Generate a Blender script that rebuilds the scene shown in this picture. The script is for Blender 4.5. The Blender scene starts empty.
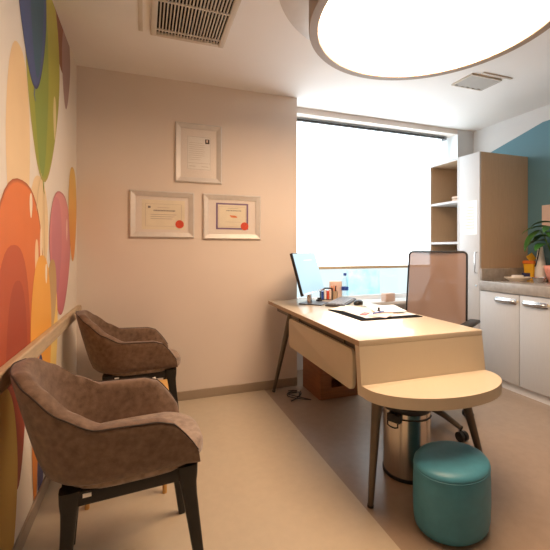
import bpy, bmesh, math, random
from mathutils import Vector, Matrix
random.seed(7)
PI = math.pi
scene = bpy.context.scene
COL = scene.collection

# ------------------------------------------------------------------ camera
cam_data = bpy.data.cameras.new('camera')
cam = bpy.data.objects.new('camera', cam_data)
COL.objects.link(cam)
cam.location = (0, 0, 1.2)
cam.rotation_euler = (PI / 2, 0, math.radians(-19.4))
cam_data.sensor_width = 36
cam_data.lens = 368 / 550 * 36
cam_data.shift_y = -25 / 550
cam_data.clip_start = 0.02
scene.camera = cam

# ------------------------------------------------------------------ light levels
LAMP_STRENGTH = 10.4
LAMP_COLOR = (1.0, 0.67, 0.425)
BLIND_STRENGTH = 2.2
BLIND_COLOR = (0.80, 0.92, 1.0)
world = bpy.data.worlds.new('world')
scene.world = world
world.use_nodes = True
bg = world.node_tree.nodes['Background']
bg.inputs[0].default_value = (0.84, 0.96, 1.0, 1)
bg.inputs[1].default_value = 0.72
scene.view_settings.view_transform = 'Standard'
scene.view_settings.look = 'None'
scene.view_settings.exposure = 0.9
scene.view_settings.gamma = 1.0
scene.view_settings.use_curve_mapping = False
scene.cycles.use_denoising = True
scene.cycles.max_bounces = 10
scene.cycles.diffuse_bounces = 6
scene.cycles.sample_clamp_indirect = 6


# ------------------------------------------------------------------ materials
def mat(name, color, rough=0.5, metal=0.0, var=0.0, scale=20.0, stretch=None, bump=0.0, bscale=None,
        emit=None, estr=0.0, coat=0.0, sheen=0.0, trans=0.0, alpha=1.0, ior=1.45, spec=0.5, color2=None):
    m = bpy.data.materials.new(name)
    m.use_nodes = True
    nt = m.node_tree
    b = nt.nodes['Principled BSDF']
    c = tuple(color) + (1,)
    b.inputs['Base Color'].default_value = c
    b.inputs['Roughness'].default_value = rough
    b.inputs['Metallic'].default_value = metal
    b.inputs['IOR'].default_value = ior
    b.inputs['Specular IOR Level'].default_value = spec
    b.inputs['Coat Weight'].default_value = coat
    b.inputs['Sheen Weight'].default_value = sheen
    b.inputs['Transmission Weight'].default_value = trans
    b.inputs['Alpha'].default_value = alpha
    if emit:
        b.inputs['Emission Color'].default_value = tuple(emit) + (1,)
        b.inputs['Emission Strength'].default_value = estr
    if var or bump or color2:
        tc = nt.nodes.new('ShaderNodeTexCoord')
        mp = nt.nodes.new('ShaderNodeMapping')
        nt.links.new(tc.outputs['Object'], mp.inputs['Vector'])
        if stretch:
            mp.inputs['Scale'].default_value = stretch
    if var or color2:
        n = nt.nodes.new('ShaderNodeTexNoise')
        n.inputs['Scale'].default_value = scale
        n.inputs['Detail'].default_value = 5
        nt.links.new(mp.outputs[0], n.inputs['Vector'])
        r = nt.nodes.new('ShaderNodeValToRGB')
        r.color_ramp.elements[0].position = 0.3
        r.color_ramp.elements[1].position = 0.7
        lo = tuple(max(0, x * (1 - var)) for x in color)
        hi = tuple(min(1, x * (1 + var)) for x in (color2 or color))
        r.color_ramp.elements[0].color = lo + (1,)
        r.color_ramp.elements[1].color = hi + (1,)
        nt.links.new(n.outputs['Fac'], r.inputs[0])
        nt.links.new(r.outputs[0], b.inputs['Base Color'])
    if bump:
        n2 = nt.nodes.new('ShaderNodeTexNoise')
        n2.inputs['Scale'].default_value = bscale or scale * 6
        n2.inputs['Detail'].default_value = 3
        nt.links.new(mp.outputs[0], n2.inputs['Vector'])
        bp = nt.nodes.new('ShaderNodeBump')
        bp.inputs['Strength'].default_value = bump
        bp.inputs['Distance'].default_value = 0.01
        nt.links.new(n2.outputs['Fac'], bp.inputs['Height'])
        nt.links.new(bp.outputs[0], b.inputs['Normal'])
    return m


M = {}
M['wall'] = mat('wall_paint', (0.78, 0.70, 0.635), 0.75, var=0.015, scale=3, bump=0.03, bscale=250)
M['wall_brown'] = mat('wall_brown', (0.36, 0.28, 0.21), 0.7, var=0.03, scale=3)  # for the unseen front wall, darkened to cut bounced light and raise contrast
M['wall_cream'] = mat('wallpaper_cream', (0.80, 0.74, 0.65), 0.55, var=0.02, scale=4)
M['wall_grey'] = mat('wall_light_grey', (0.68, 0.67, 0.66), 0.75, var=0.015, scale=3)
M['ceiling'] = mat('ceiling_paint', (0.85, 0.83, 0.81), 0.8, var=0.01, scale=3)
M['reveal'] = mat('reveal_white', (0.85, 0.87, 0.88), 0.6, var=0.01)
M['teal_paint'] = mat('teal_paint', (0.115, 0.25, 0.305), 0.6, var=0.04, scale=3)
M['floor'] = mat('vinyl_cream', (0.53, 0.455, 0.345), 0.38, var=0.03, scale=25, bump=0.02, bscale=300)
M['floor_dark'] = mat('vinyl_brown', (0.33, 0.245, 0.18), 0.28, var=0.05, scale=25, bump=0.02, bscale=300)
M['skirting'] = mat('vinyl_skirting', (0.36, 0.29, 0.22), 0.5, var=0.03)
M['rail_wood'] = mat('pale_oak', (0.52, 0.40, 0.26), 0.5, var=0.12, scale=12, stretch=(8, 1, 8))
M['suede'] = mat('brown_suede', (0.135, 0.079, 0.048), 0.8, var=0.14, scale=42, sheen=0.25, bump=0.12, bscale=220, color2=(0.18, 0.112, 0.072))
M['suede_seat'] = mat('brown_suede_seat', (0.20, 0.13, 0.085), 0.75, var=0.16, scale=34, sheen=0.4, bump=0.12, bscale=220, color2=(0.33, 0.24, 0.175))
M['piping'] = mat('dark_piping', (0.035, 0.022, 0.016), 0.6, var=0.1)
M['black_wood'] = mat('black_lacquer', (0.012, 0.010, 0.009), 0.38, var=0.15, scale=40)
M['desk'] = mat('beige_laminate', (0.62, 0.54, 0.41), 0.42, var=0.012, scale=14, stretch=(10, 1, 1), coat=0.1)
M['desk_top'] = mat('beige_laminate_top', (0.64, 0.565, 0.44), 0.26, var=0.012, scale=14, stretch=(10, 1, 1), coat=0.25)
M['desk_edge'] = mat('beige_edge_band', (0.42, 0.30, 0.19), 0.45, var=0.05)
M['metal_taupe'] = mat('taupe_metal', (0.12, 0.095, 0.07), 0.4, metal=0.35, var=0.06)
M['cab_white'] = mat('cabinet_white', (0.54, 0.545, 0.55), 0.5, var=0.02, scale=10, stretch=(1, 10, 1), spec=0.3)
M['cab_tan'] = mat('cabinet_tan', (0.50, 0.37, 0.25), 0.45, var=0.05, scale=8, stretch=(20, 20, 1))
M['stone'] = mat('grey_stone', (0.34, 0.31, 0.28), 0.22, var=0.16, scale=18, coat=0.2)
M['plinth'] = mat('plinth_white', (0.78, 0.79, 0.80), 0.4, var=0.02)
M['chrome'] = mat('brushed_chrome', (0.75, 0.75, 0.76), 0.22, metal=1.0, var=0.04)
M['steel'] = mat('brushed_steel', (0.58, 0.54, 0.50), 0.24, metal=1.0, var=0.05, scale=20, stretch=(6, 6, 0.3))
M['black_plastic'] = mat('black_plastic', (0.015, 0.015, 0.016), 0.42, var=0.1)
M['grey_plastic'] = mat('grey_plastic', (0.22, 0.23, 0.25), 0.4, var=0.05)
M['dark_grey'] = mat('dark_grey_plastic', (0.05, 0.05, 0.055), 0.45, var=0.1)
M['teal_leather'] = mat('teal_leather', (0.065, 0.275, 0.385), 0.42, var=0.05, scale=30, bump=0.06, bscale=350)
M['taupe_drum'] = mat('taupe_drum', (0.36, 0.29, 0.235), 0.55, var=0.02)
M['plate_silver'] = mat('satin_silver', (0.62, 0.60, 0.58), 0.4, metal=0.3, var=0.02)
M['lamp_glow'] = mat('lamp_diffuser', (0.9, 0.9, 0.9), 0.5, emit=LAMP_COLOR, estr=LAMP_STRENGTH, var=0.005)
M['vent'] = mat('vent_paint', (0.62, 0.56, 0.48), 0.5, var=0.02)
M['louvre'] = mat('louvre_paint', (0.42, 0.40, 0.37), 0.5, var=0.03)
M['felt'] = mat('black_felt', (0.008, 0.008, 0.009), 0.95, var=0.1, spec=0.05)
M['gap_shade'] = mat('gap_shade_black', (0.01, 0.009, 0.008), 0.9, var=0.1)
M['frame_silver'] = mat('frame_silver', (0.68, 0.65, 0.62), 0.5, metal=0.3, var=0.04, scale=30)
M['mat_board'] = mat('mount_board', (0.84, 0.78, 0.73), 0.7, var=0.01)
M['paper'] = mat('paper_white', (0.86, 0.84, 0.80), 0.65, var=0.01)
M['paper_cream'] = mat('paper_cream', (0.86, 0.79, 0.63), 0.65, var=0.05, scale=9)
M['paper_pink'] = mat('paper_pink', (0.80, 0.62, 0.54), 0.65, var=0.02)
M['ink'] = mat('ink_grey', (0.20, 0.17, 0.15), 0.7, var=0.05)
M['ink_light'] = mat('ink_light', (0.48, 0.42, 0.36), 0.7, var=0.05)
M['red_seal'] = mat('red_seal', (0.70, 0.075, 0.03), 0.5, var=0.08)
M['purple'] = mat('purple_border', (0.20, 0.13, 0.27), 0.6, var=0.05)
M['orange_ink'] = mat('orange_ink', (0.80, 0.25, 0.08), 0.6, var=0.05)
M['screen'] = mat('monitor_screen', (0.07, 0.09, 0.11), 0.4, emit=(0.50, 0.76, 0.90), estr=0.52, spec=0.2, var=0.005)
M['screen_text'] = mat('screen_text', (0.2, 0.3, 0.2), 0.4, emit=(0.62, 0.9, 0.62), estr=0.5, var=0.005)
M['glass_clear'] = None
M['white_plastic'] = mat('white_plastic', (0.82, 0.80, 0.77), 0.35, var=0.01)
M['blue_plastic'] = mat('blue_plastic', (0.03, 0.09, 0.42), 0.4, var=0.05)
M['yellow_plastic'] = mat('yellow_plastic', (0.88, 0.50, 0.035), 0.4, var=0.04)
M['orange_plastic'] = mat('orange_plastic', (0.80, 0.20, 0.03), 0.4, var=0.04)
M['navy'] = mat('navy_card', (0.03, 0.04, 0.12), 0.5, var=0.05)
M['ceramic'] = mat('cream_ceramic', (0.78, 0.68, 0.56), 0.3, var=0.02, coat=0.3)
M['pink_pot'] = mat('pink_pot', (0.80, 0.32, 0.24), 0.4, var=0.15, scale=14)
M['leaf'] = mat('green_leaf', (0.035, 0.13, 0.022), 0.4, var=0.35, scale=10, coat=0.15)
M['stem'] = mat('green_stem', (0.10, 0.22, 0.05), 0.5, var=0.1)
M['soil'] = mat('potting_soil', (0.03, 0.02, 0.015), 0.9, var=0.3)
M['box_wood'] = mat('brown_box_wood', (0.26, 0.105, 0.04), 0.5, var=0.18, scale=8, stretch=(1, 1, 9))
M['table_wood'] = mat('honey_wood', (0.60, 0.34, 0.10), 0.4, var=0.10, scale=8, stretch=(1, 9, 1))
M['cyan_panel'] = mat('turquoise_panel', (0.50, 0.88, 0.95), 0.5, var=0.12, scale=7, color2=(0.8, 0.93, 0.95))
M['anodised'] = mat('white_window_frame', (0.80, 0.82, 0.83), 0.4, var=0.01)
M['bar_beige'] = mat('beige_bar', (0.62, 0.52, 0.36), 0.5, var=0.02)
M['brown_cover'] = mat('brown_cover', (0.022, 0.016, 0.012), 0.6, var=0.1)
M['cloth_tan'] = mat('tan_cloth', (0.55, 0.42, 0.32), 0.8, var=0.06)
M['blind'] = mat('blind_fabric', (0.85, 0.87, 0.87), 0.8, emit=BLIND_COLOR, estr=BLIND_STRENGTH, var=0.005)  # daylight through the fabric is put in as emission


def special(name, build):
    m = bpy.data.materials.new(name)
    m.use_nodes = True
    nt = m.node_tree
    out = nt.nodes['Material Output']
    p = nt.nodes['Principled BSDF']
    build(nt, p, out)
    return m


def _thin_glass(nt, p, out):
    t = nt.nodes.new('ShaderNodeBsdfTransparent')
    t.inputs[0].default_value = (0.93, 0.97, 0.98, 1)
    g = nt.nodes.new('ShaderNodeBsdfGlossy')
    g.inputs['Roughness'].default_value = 0.02
    mx = nt.nodes.new('ShaderNodeMixShader')
    mx.inputs[0].default_value = 0.07
    nt.links.new(t.outputs[0], mx.inputs[1])
    nt.links.new(g.outputs[0], mx.inputs[2])
    nt.links.new(mx.outputs[0], out.inputs[0])


M['glass_clear'] = special('thin_glass', _thin_glass)


def _picture_glass(nt, p, out):
    t = nt.nodes.new('ShaderNodeBsdfTransparent')
    t.inputs[0].default_value = (0.99, 0.99, 0.99, 1)
    g = nt.nodes.new('ShaderNodeBsdfGlossy')
    g.inputs['Roughness'].default_value = 0.25
    mx = nt.nodes.new('ShaderNodeMixShader')
    mx.inputs[0].default_value = 0.02
    nt.links.new(t.outputs[0], mx.inputs[1])
    nt.links.new(g.outputs[0], mx.inputs[2])
    nt.links.new(mx.outputs[0], out.inputs[0])


M['picture_glass'] = special('picture_glass', _picture_glass)


def _mesh_fabric(nt, p, out):
    p.inputs['Base Color'].default_value = (0.33, 0.225, 0.18, 1)
    p.inputs['Roughness'].default_value = 0.5
    t = nt.nodes.new('ShaderNodeBsdfTransparent')
    tl = nt.nodes.new('ShaderNodeBsdfTranslucent')
    tl.inputs[0].default_value = (0.34, 0.25, 0.21, 1)
    m1 = nt.nodes.new('ShaderNodeMixShader')
    m1.inputs[0].default_value = 0.22
    nt.links.new(p.outputs[0], m1.inputs[1])
    nt.links.new(tl.outputs[0], m1.inputs[2])
    mx = nt.nodes.new('ShaderNodeMixShader')
    mx.inputs[0].default_value = 0.07
    nt.links.new(m1.outputs[0], mx.inputs[1])
    nt.links.new(t.outputs[0], mx.inputs[2])
    nt.links.new(mx.outputs[0], out.inputs[0])


M['mesh_fabric'] = special('chair_mesh_fabric', _mesh_fabric)


def _mural(nt, p, out):
    a = nt.nodes.new('ShaderNodeVertexColor')
    a.layer_name = 'Col'
    tc = nt.nodes.new('ShaderNodeTexCoord')
    n = nt.nodes.new('ShaderNodeTexNoise')
    n.inputs['Scale'].default_value = 6
    nt.links.new(tc.outputs['Object'], n.inputs['Vector'])
    h = nt.nodes.new('ShaderNodeHueSaturation')
    mr = nt.nodes.new('ShaderNodeMapRange')
    mr.inputs[3].default_value = 0.94
    mr.inputs[4].default_value = 1.06
    nt.links.new(n.outputs['Fac'], mr.inputs[0])
    nt.links.new(mr.outputs[0], h.inputs['Value'])
    nt.links.new(a.outputs['Color'], h.inputs['Color'])
    nt.links.new(h.outputs[0], p.inputs['Base Color'])
    p.inputs['Roughness'].default_value = 0.5


M['mural'] = special('mural_print', _mural)


# ------------------------------------------------------------------ helpers
def B():
    return bmesh.new()


def box(bm, x0, x1, y0, y1, z0, z1, bevel=0.0, mi=0, seg=2):
    vs = [bm.verts.new(v) for v in ((x0, y0, z0), (x1, y0, z0), (x1, y1, z0), (x0, y1, z0),
                                    (x0, y0, z1), (x1, y0, z1), (x1, y1, z1), (x0, y1, z1))]
    fs = [bm.faces.new([vs[i] for i in f]) for f in ((3, 2, 1, 0), (4, 5, 6, 7), (0, 1, 5, 4), (1, 2, 6, 5), (2, 3, 7, 6), (3, 0, 4, 7))]
    for f in fs:
        f.material_index = mi
    if bevel:
        es = list({e for f in fs for e in f.edges})
        r = bmesh.ops.bevel(bm, geom=es, offset=bevel, segments=seg, profile=0.5, affect='EDGES')
        for f in r['faces']:
            f.material_index = mi
    return vs


def lathe(bm, prof, c=(0, 0, 0), seg=40, mi=0, sx=1.0, sy=1.0, rot=0.0, caps=True):
    rings = []
    for r, z in prof:
        ring = []
        for k in range(seg):
            a = 2 * PI * k / seg
            x, y = r * sx * math.cos(a), r * sy * math.sin(a)
            ring.append(bm.verts.new((c[0] + x * math.cos(rot) - y * math.sin(rot), c[1] + x * math.sin(rot) + y * math.cos(rot), c[2] + z)))
        rings.append(ring)
    for a, b in zip(rings, rings[1:]):
        for k in range(seg):
            f = bm.faces.new((a[k], a[(k + 1) % seg], b[(k + 1) % seg], b[k]))
            f.material_index = mi
    if caps:
        for ring, fl in ((rings[0], True), (rings[-1], False)):
            f = bm.faces.new(list(reversed(ring)) if fl else ring)
            f.material_index = mi
    return rings


def tube(bm, pts, r, seg=10, mi=0, flat=None):
    pts = [Vector(p) for p in pts]
    n = len(pts)
    rs = r if isinstance(r, (list, tuple)) else [r] * n
    rings = []
    up = None
    for i, p in enumerate(pts):
        t = (pts[min(i + 1, n - 1)] - pts[max(i - 1, 0)]).normalized()
        if up is None:
            up = Vector((0, 0, 1)) if abs(t.z) < 0.9 else Vector((1, 0, 0))
        a = t.cross(up)
        if a.length < 1e-4:
            a = t.cross(Vector((0, 1, 0)))
        a.normalize()
        b = a.cross(t).normalized()
        up = b
        fa, fb = flat or (1, 1)
        rings.append([bm.verts.new(p + a * rs[i] * fa * math.cos(2 * PI * k / seg) + b * rs[i] * fb * math.sin(2 * PI * k / seg)) for k in range(seg)])
    for a, b in zip(rings, rings[1:]):
        for k in range(seg):
            f = bm.faces.new((a[k], a[(k + 1) % seg], b[(k + 1) % seg], b[k]))
            f.material_index = mi
    for ring in (list(reversed(rings[0])), rings[-1]):
        bm.faces.new(ring).material_index = mi


def prism(bm, poly, fn, d0, d1, mi=0, bevel=0.0):
    """poly of (a, b); fn(a, b, d) -> xyz"""
    lo = [bm.verts.new(fn(a, b, d0)) for a, b in poly]
    hi = [bm.verts.new(fn(a, b, d1)) for a, b in poly]
    n = len(poly)
    fs = [bm.faces.new(list(reversed(lo))), bm.faces.new(hi)]
    for k in range(n):
        fs.append(bm.faces.new((lo[k], lo[(k + 1) % n], hi[(k + 1) % n], hi[k])))
    for f in fs:
        f.material_index = mi
    if bevel:
        es = [e for e in fs[0].edges] + [e for e in fs[1].edges]
        r = bmesh.ops.bevel(bm, geom=es, offset=bevel, segments=2, profile=0.5, affect='EDGES')
        for f in r['faces']:
            f.material_index = mi


def round_rect(a0, a1, b0, b1, r, n=6):
    out = []
    for cx, cy, s in ((a1 - r, b1 - r, 0), (a0 + r, b1 - r, 1), (a0 + r, b0 + r, 2), (a1 - r, b0 + r, 3)):
        for k in range(n + 1):
            t = (s + k / n) * PI / 2
            out.append((cx + r * math.cos(t), cy + r * math.sin(t)))
    return out


def loft(bm, rings, mi=0, cap=True):
    vr = [[bm.verts.new(p) for p in r] for r in rings]
    n = len(vr[0])
    for a, b in zip(vr, vr[1:]):
        for k in range(n):
            bm.faces.new((a[k], a[(k + 1) % n], b[(k + 1) % n], b[k])).material_index = mi
    if cap:
        bm.faces.new(list(reversed(vr[0]))).material_index = mi
        bm.faces.new(vr[-1]).material_index = mi
    return vr


def move(bm, mtx):
    bmesh.ops.transform(bm, matrix=mtx, verts=bm.verts[:])


def obj(name, bm, m, parent=None, smooth=True, angle=40):
    bmesh.ops.recalc_face_normals(bm, faces=bm.faces[:])
    me = bpy.data.meshes.new(name)
    off = Vector((0, 0, 0))
    if parent is None and bm.verts:
        xs = [v.co for v in bm.verts]
        off = Vector(((min(v.x for v in xs) + max(v.x for v in xs)) / 2, (min(v.y for v in xs) + max(v.y for v in xs)) / 2, min(v.z for v in xs)))
        bmesh.ops.translate(bm, verts=bm.verts[:], vec=-off)
    bm.to_mesh(me)
    bm.free()
    for x in (m if isinstance(m, (list, tuple)) else [m]):
        me.materials.append(x)
    if smooth:
        for p in me.polygons:
            p.use_smooth = True
        try:
            me.set_sharp_from_angle(angle=math.radians(angle))
        except Exception:
            pass
    o = bpy.data.objects.new(name, me)
    COL.objects.link(o)
    o.location = off
    if parent is not None:
        o.parent = parent
        # geometry is written in room coordinates for fixed things
        w = Vector((0, 0, 0))
        q = parent
        while q is not None:
            w += Vector(q.location)
            q = q.parent
        if not parent.get('_local'):
            o.location = -w
    return o


def thing(name, label, cat, loc=(0, 0, 0), group=None, local=False):
    o = bpy.data.objects.new(name, None)
    COL.objects.link(o)
    o.empty_display_size = 0.1
    o.location = loc
    o['label'] = label
    o['category'] = cat
    if group:
        o['group'] = group
    if local:
        LOCALS.append(o)
        o['_local'] = 1
    return o


LOCALS = []


def tag(o, label, cat, group=None):
    o['label'] = label
    o['category'] = cat
    if group:
        o['group'] = group
    return o


def struct(name, bm, m, parent=None, smooth=False):
    o = obj(name, bm, m, parent, smooth)
    o['kind'] = 'structure'
    return o


# ------------------------------------------------------------------ room shell
XL, XR, YB, YF, ZC = -0.475, 3.53, 3.02, -1.8, 2.55
YN, YW = 3.21, 3.44            # lintel face, window line
SILL = 0.66
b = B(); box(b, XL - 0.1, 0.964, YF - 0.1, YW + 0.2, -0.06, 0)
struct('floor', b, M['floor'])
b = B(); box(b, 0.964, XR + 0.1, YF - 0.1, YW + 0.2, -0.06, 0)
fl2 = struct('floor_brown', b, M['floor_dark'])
b = B(); box(b, XL - 0.1, XR + 0.1, YF - 0.1, YW + 0.2, ZC, ZC + 0.08)
struct('ceiling', b, M['ceiling'])
b = B(); box(b, XL - 0.1, XL, YF - 0.1, YW + 0.2, 0, ZC)
wall_left = struct('wall_left', b, M['wall_cream'])
b = B(); box(b, XL, 1.27, YB, YW + 0.2, 0, ZC)
struct('wall_back', b, M['wall'])
b = B(); box(b, XR, XR + 0.1, YF - 0.1, YW + 0.2, 0, ZC)
wall_right = struct('wall_right', b, M['wall_grey'])
b = B(); box(b, XL, XR, YF - 0.1, YF, 0, ZC)
struct('wall_front', b, M['wall_brown'])
b = B(); box(b, 1.27, 3.30, YN, YW + 0.2, 2.495, ZC)
struct('trim_1', b, M['wall'])                       # lintel over the window
b = B(); box(b, 3.30, XR, YN, YW + 0.2, 0, ZC, mi=0)
for f in b.faces:
    if abs(f.calc_center_median().x - 3.30) < 1e-4:
        f.material_index = 1
struct('wall_window', b, [M['wall_grey'], M['reveal']])
b = B(); box(b, 1.27, 3.30, YW - 0.05, YW + 0.2, 0, SILL - 0.03)
struct('wall_sill', b, M['reveal'])
b = B(); box(b, 1.272, 3.298, YN + 0.02, YW - 0.02, SILL - 0.03, SILL, bevel=0.004)
struct('trim_2', b, M['reveal'])                     # window sill board
# teal paint field on the right wall
b = B()
prism(b, [(3.18, 2.205), (2.969, 2.262), (2.427, 2.405), (1.2, 2.405), (1.2, 0.0), (3.18, 0.0)], lambda a, c, d: (XR - d, a, c), 0.0, 0.002)
tp = obj('teal_field', b, M['teal_paint'], wall_right, False)
tp['kind'] = 'structure'
tp['label'] = 'teal painted field with a slanting top edge'
# skirting
b = B(); box(b, XL + 0.012, 1.27, YB - 0.012, YB, 0, 0.072, bevel=0.004)
struct('baseboard_back', b, M['skirting'])
b = B(); box(b, XL, XL + 0.012, YF, YB, 0, 0.072, bevel=0.004)
struct('baseboard_left', b, M['skirting'])
# chair rail on the left wall
b = B(); box(b, XL, XL + 0.034, YF, YB, 0.728, 0.798, bevel=0.008, seg=3)
struct('trim_3', b, M['rail_wood'])

# ------------------------------------------------------------------ balloon mural (printed wallpaper on the left wall)
mb = B()
colay = mb.loops.layers.float_color.new('Col')
_layer = [0]


def mix(a, c, t):
    return tuple(a[i] * (1 - t) + c[i] * t for i in range(3))


def balloon(cy, top, tip, hw, col, edge=None, low=None, skew=0.0, rim=True, zmax=ZC - 0.003, zmin=0.074):
    """printed balloon: widest 38 % from the top, narrowing to a tip; flat art, colours vary over it as printed"""
    _layer[0] += 1
    x = XL + 0.0004 + 0.00007 * _layer[0]
    edge = edge or mix(col, (0.1, 0.05, 0.02), 0.25)
    low = low or col
    N = 40
    h = top - tip
    out = []
    for k in range(N):
        a = 2 * PI * k / N
        s, c = math.sin(a), math.cos(a)
        t = (1 - c) / 2                       # 0 top .. 1 tip
        w = hw * (abs(s) ** (0.9)) * (1.0 if t < 0.42 else 1 - 0.35 * ((t - 0.42) / 0.58) ** 1.4)
        zz = top - h * (t ** 1.12)
        yy = cy + math.copysign(w, s) + skew * t
        out.append((yy, zz))
    cz = top - h * 0.42
    rings = []
    for q in (1.0, 0.955, 0.6, 0.25):
        rings.append([(cy + skew * 0.4 + (y - cy - skew * 0.4) * q, cz + (z - cz) * q) for y, z in out])
    def cval(q, z):
        base = mix(col, low, min(1, max(0, (top - z) / h)))
        return edge if (q == 1.0 and rim) else base
    vr = []
    for q, r in zip((1.0, 0.955, 0.6, 0.25), rings):
        vr.append([(mb.verts.new((x, y, min(zmax, max(zmin, z)))), cval(q, z)) for y, z in r])
    cen = (mb.verts.new((x, cy + skew * 0.4, min(zmax, max(zmin, cz)))), cval(0.2, cz))
    def face(vc):
        f = mb.faces.new([v for v, _ in vc])
        for l, (_, c) in zip(f.loops, vc):
            l[colay] = tuple(c) + (1,)
    for a, c in zip(vr, vr[1:]):
        for k in range(N):
            face((a[k], a[(k + 1) % N], c[(k + 1) % N], c[k]))
    for k in range(N):
        face((vr[-1][k], vr[-1][(k + 1) % N], cen))


def gloss(cy, cz, w, h, col=(0.9, 0.78, 0.6)):
    balloon(cy, cz + h, cz - h, w, col, rim=False)


def strip(pts, w, col):
    _layer[0] += 1
    x = XL + 0.0004 + 0.00007 * _layer[0]
    pr = [(mb.verts.new((x, y - w, z)), mb.verts.new((x, y + w, z))) for y, z in pts]
    for a, c in zip(pr, pr[1:]):
        f = mb.faces.new((a[0], a[1], c[1], c[0]))
        for l in f.loops:
            l[colay] = tuple(col) + (1,)


balloon(1.72, 2.02, 1.05, 0.15, (0.84, 0.60, 0.32), low=(0.84, 0.66, 0.42), rim=False)          # pale peach
balloon(2.02, 1.55, 0.95, 0.17, (0.82, 0.62, 0.36), rim=False)
balloon(2.42, 2.75, 2.27, 0.24, (0.24, 0.075, 0.035), rim=False, skew=0.10)                     # brown
balloon(2.66, 2.62, 2.09, 0.13, (0.36, 0.23, 0.20), rim=False, skew=-0.03)                      # mauve
balloon(2.15, 2.62, 1.535, 0.335, (0.50, 0.42, 0.06), low=(0.30, 0.36, 0.045), skew=-0.06, edge=(0.45, 0.36, 0.1))   # green
balloon(2.02, 2.55, 1.56, 0.15, (0.30, 0.34, 0.045), low=(0.22, 0.32, 0.06), skew=0.05, rim=False)
gloss(2.33, 1.93, 0.035, 0.12, (0.72, 0.62, 0.30))
balloon(1.865, 2.78, 1.935, 0.255, (0.045, 0.095, 0.24), low=(0.07, 0.10, 0.25), skew=0.07, edge=(0.03, 0.03, 0.10))   # blue
balloon(1.98, 2.75, 2.0, 0.12, (0.025, 0.11, 0.155), low=(0.04, 0.12, 0.19), rim=False)
balloon(1.50, 1.35, 0.3, 0.17, (0.75, 0.12, 0.20), low=(0.70, 0.14, 0.32), rim=False)           # magenta edge
balloon(1.76, 1.485, 0.50, 0.33, (0.78, 0.21, 0.05), low=(0.50, 0.09, 0.025), skew=0.0, edge=(0.35, 0.08, 0.02))      # orange
balloon(1.66, 1.22, 0.28, 0.21, (0.52, 0.095, 0.03), low=(0.32, 0.055, 0.02), rim=False)
balloon(1.70, 1.08, 0.26, 0.13, (0.40, 0.06, 0.022), low=(0.27, 0.04, 0.018), rim=False)
gloss(1.88, 1.395, 0.022, 0.055)
gloss(1.97, 1.15, 0.03, 0.10, (0.9, 0.62, 0.36))
gloss(2.045, 1.21, 0.022, 0.10, (0.88, 0.70, 0.48))
balloon(2.49, 1.545, 0.815, 0.29, (0.72, 0.30, 0.30), low=(0.52, 0.13, 0.18), skew=0.0, edge=(0.45, 0.12, 0.14))        # pink
balloon(2.38, 1.50, 0.95, 0.13, (0.64, 0.24, 0.27), low=(0.47, 0.16, 0.22), rim=False)
gloss(2.66, 1.33, 0.018, 0.07, (0.85, 0.6, 0.55))
balloon(2.20, 1.11, 0.30, 0.20, (0.86, 0.60, 0.17), low=(0.88, 0.66, 0.22), rim=False)          # yellow
balloon(2.27, 1.15, 0.78, 0.10, (0.52, 0.32, 0.12), low=(0.56, 0.38, 0.2), rim=False)           # tan overlap
balloon(2.06, 1.175, 0.25, 0.19, (0.86, 0.42, 0.07), low=(0.82, 0.36, 0.05), rim=False)         # amber
gloss(2.14, 1.08, 0.02, 0.05)
balloon(2.86, 1.77, 1.12, 0.15, (0.80, 0.54, 0.14), low=(0.76, 0.26, 0.05), edge=(0.62, 0.36, 0.08))                     # yellow at the corner
balloon(1.50, 0.72, -0.2, 0.20, (0.55, 0.32, 0.05), low=(0.50, 0.28, 0.04), rim=False)          # lower field
balloon(2.03, 0.70, -0.1, 0.07, (0.06, 0.07, 0.20), low=(0.08, 0.10, 0.3), rim=False)
balloon(1.94, 0.66, 0.0, 0.05, (0.75, 0.26, 0.05), rim=False)
strip([(2.088, 1.54), (2.09, 1.50), (2.10, 1.48)], 0.008, (0.25, 0.33, 0.06))
strip([(2.095, 1.50), (2.10, 1.30), (2.11, 1.15)], 0.003, (0.6, 0.45, 0.2))
strip([(2.05, 1.57), (1.99, 1.48), (1.96, 1.38)], 0.003, (0.6, 0.5, 0.3))
strip([(1.935, 1.935), (1.925, 1.90), (1.945, 1.88)], 0.006, (0.12, 0.16, 0.3))
mural = obj('mural', mb, M['mural'], wall_left, False)
mural['label'] = 'wallpaper print of large overlapping coloured balloons'
mural['kind'] = 'structure'

# ------------------------------------------------------------------ window, blind, daylight side
b = B()
box(b, 1.27, 1.32, YW, YW + 0.06, SILL, 2.495); box(b, 3.25, 3.30, YW, YW + 0.06, SILL, 2.495)
box(b, 1.32, 3.25, YW, YW + 0.06, SILL, SILL + 0.05); box(b, 1.32, 3.25, YW, YW + 0.06, 2.445, 2.495)
win = struct('window_1', b, M['anodised'])
b = B(); box(b, 1.32, 3.25, YW + 0.025, YW + 0.031, SILL + 0.05, 2.445)
obj('pane', b, M['glass_clear'], None, False)
pane = bpy.data.objects['pane']; pane.parent = win; pane.location = Vector(pane.location) - Vector(win.location); pane['kind'] = 'structure'

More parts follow.
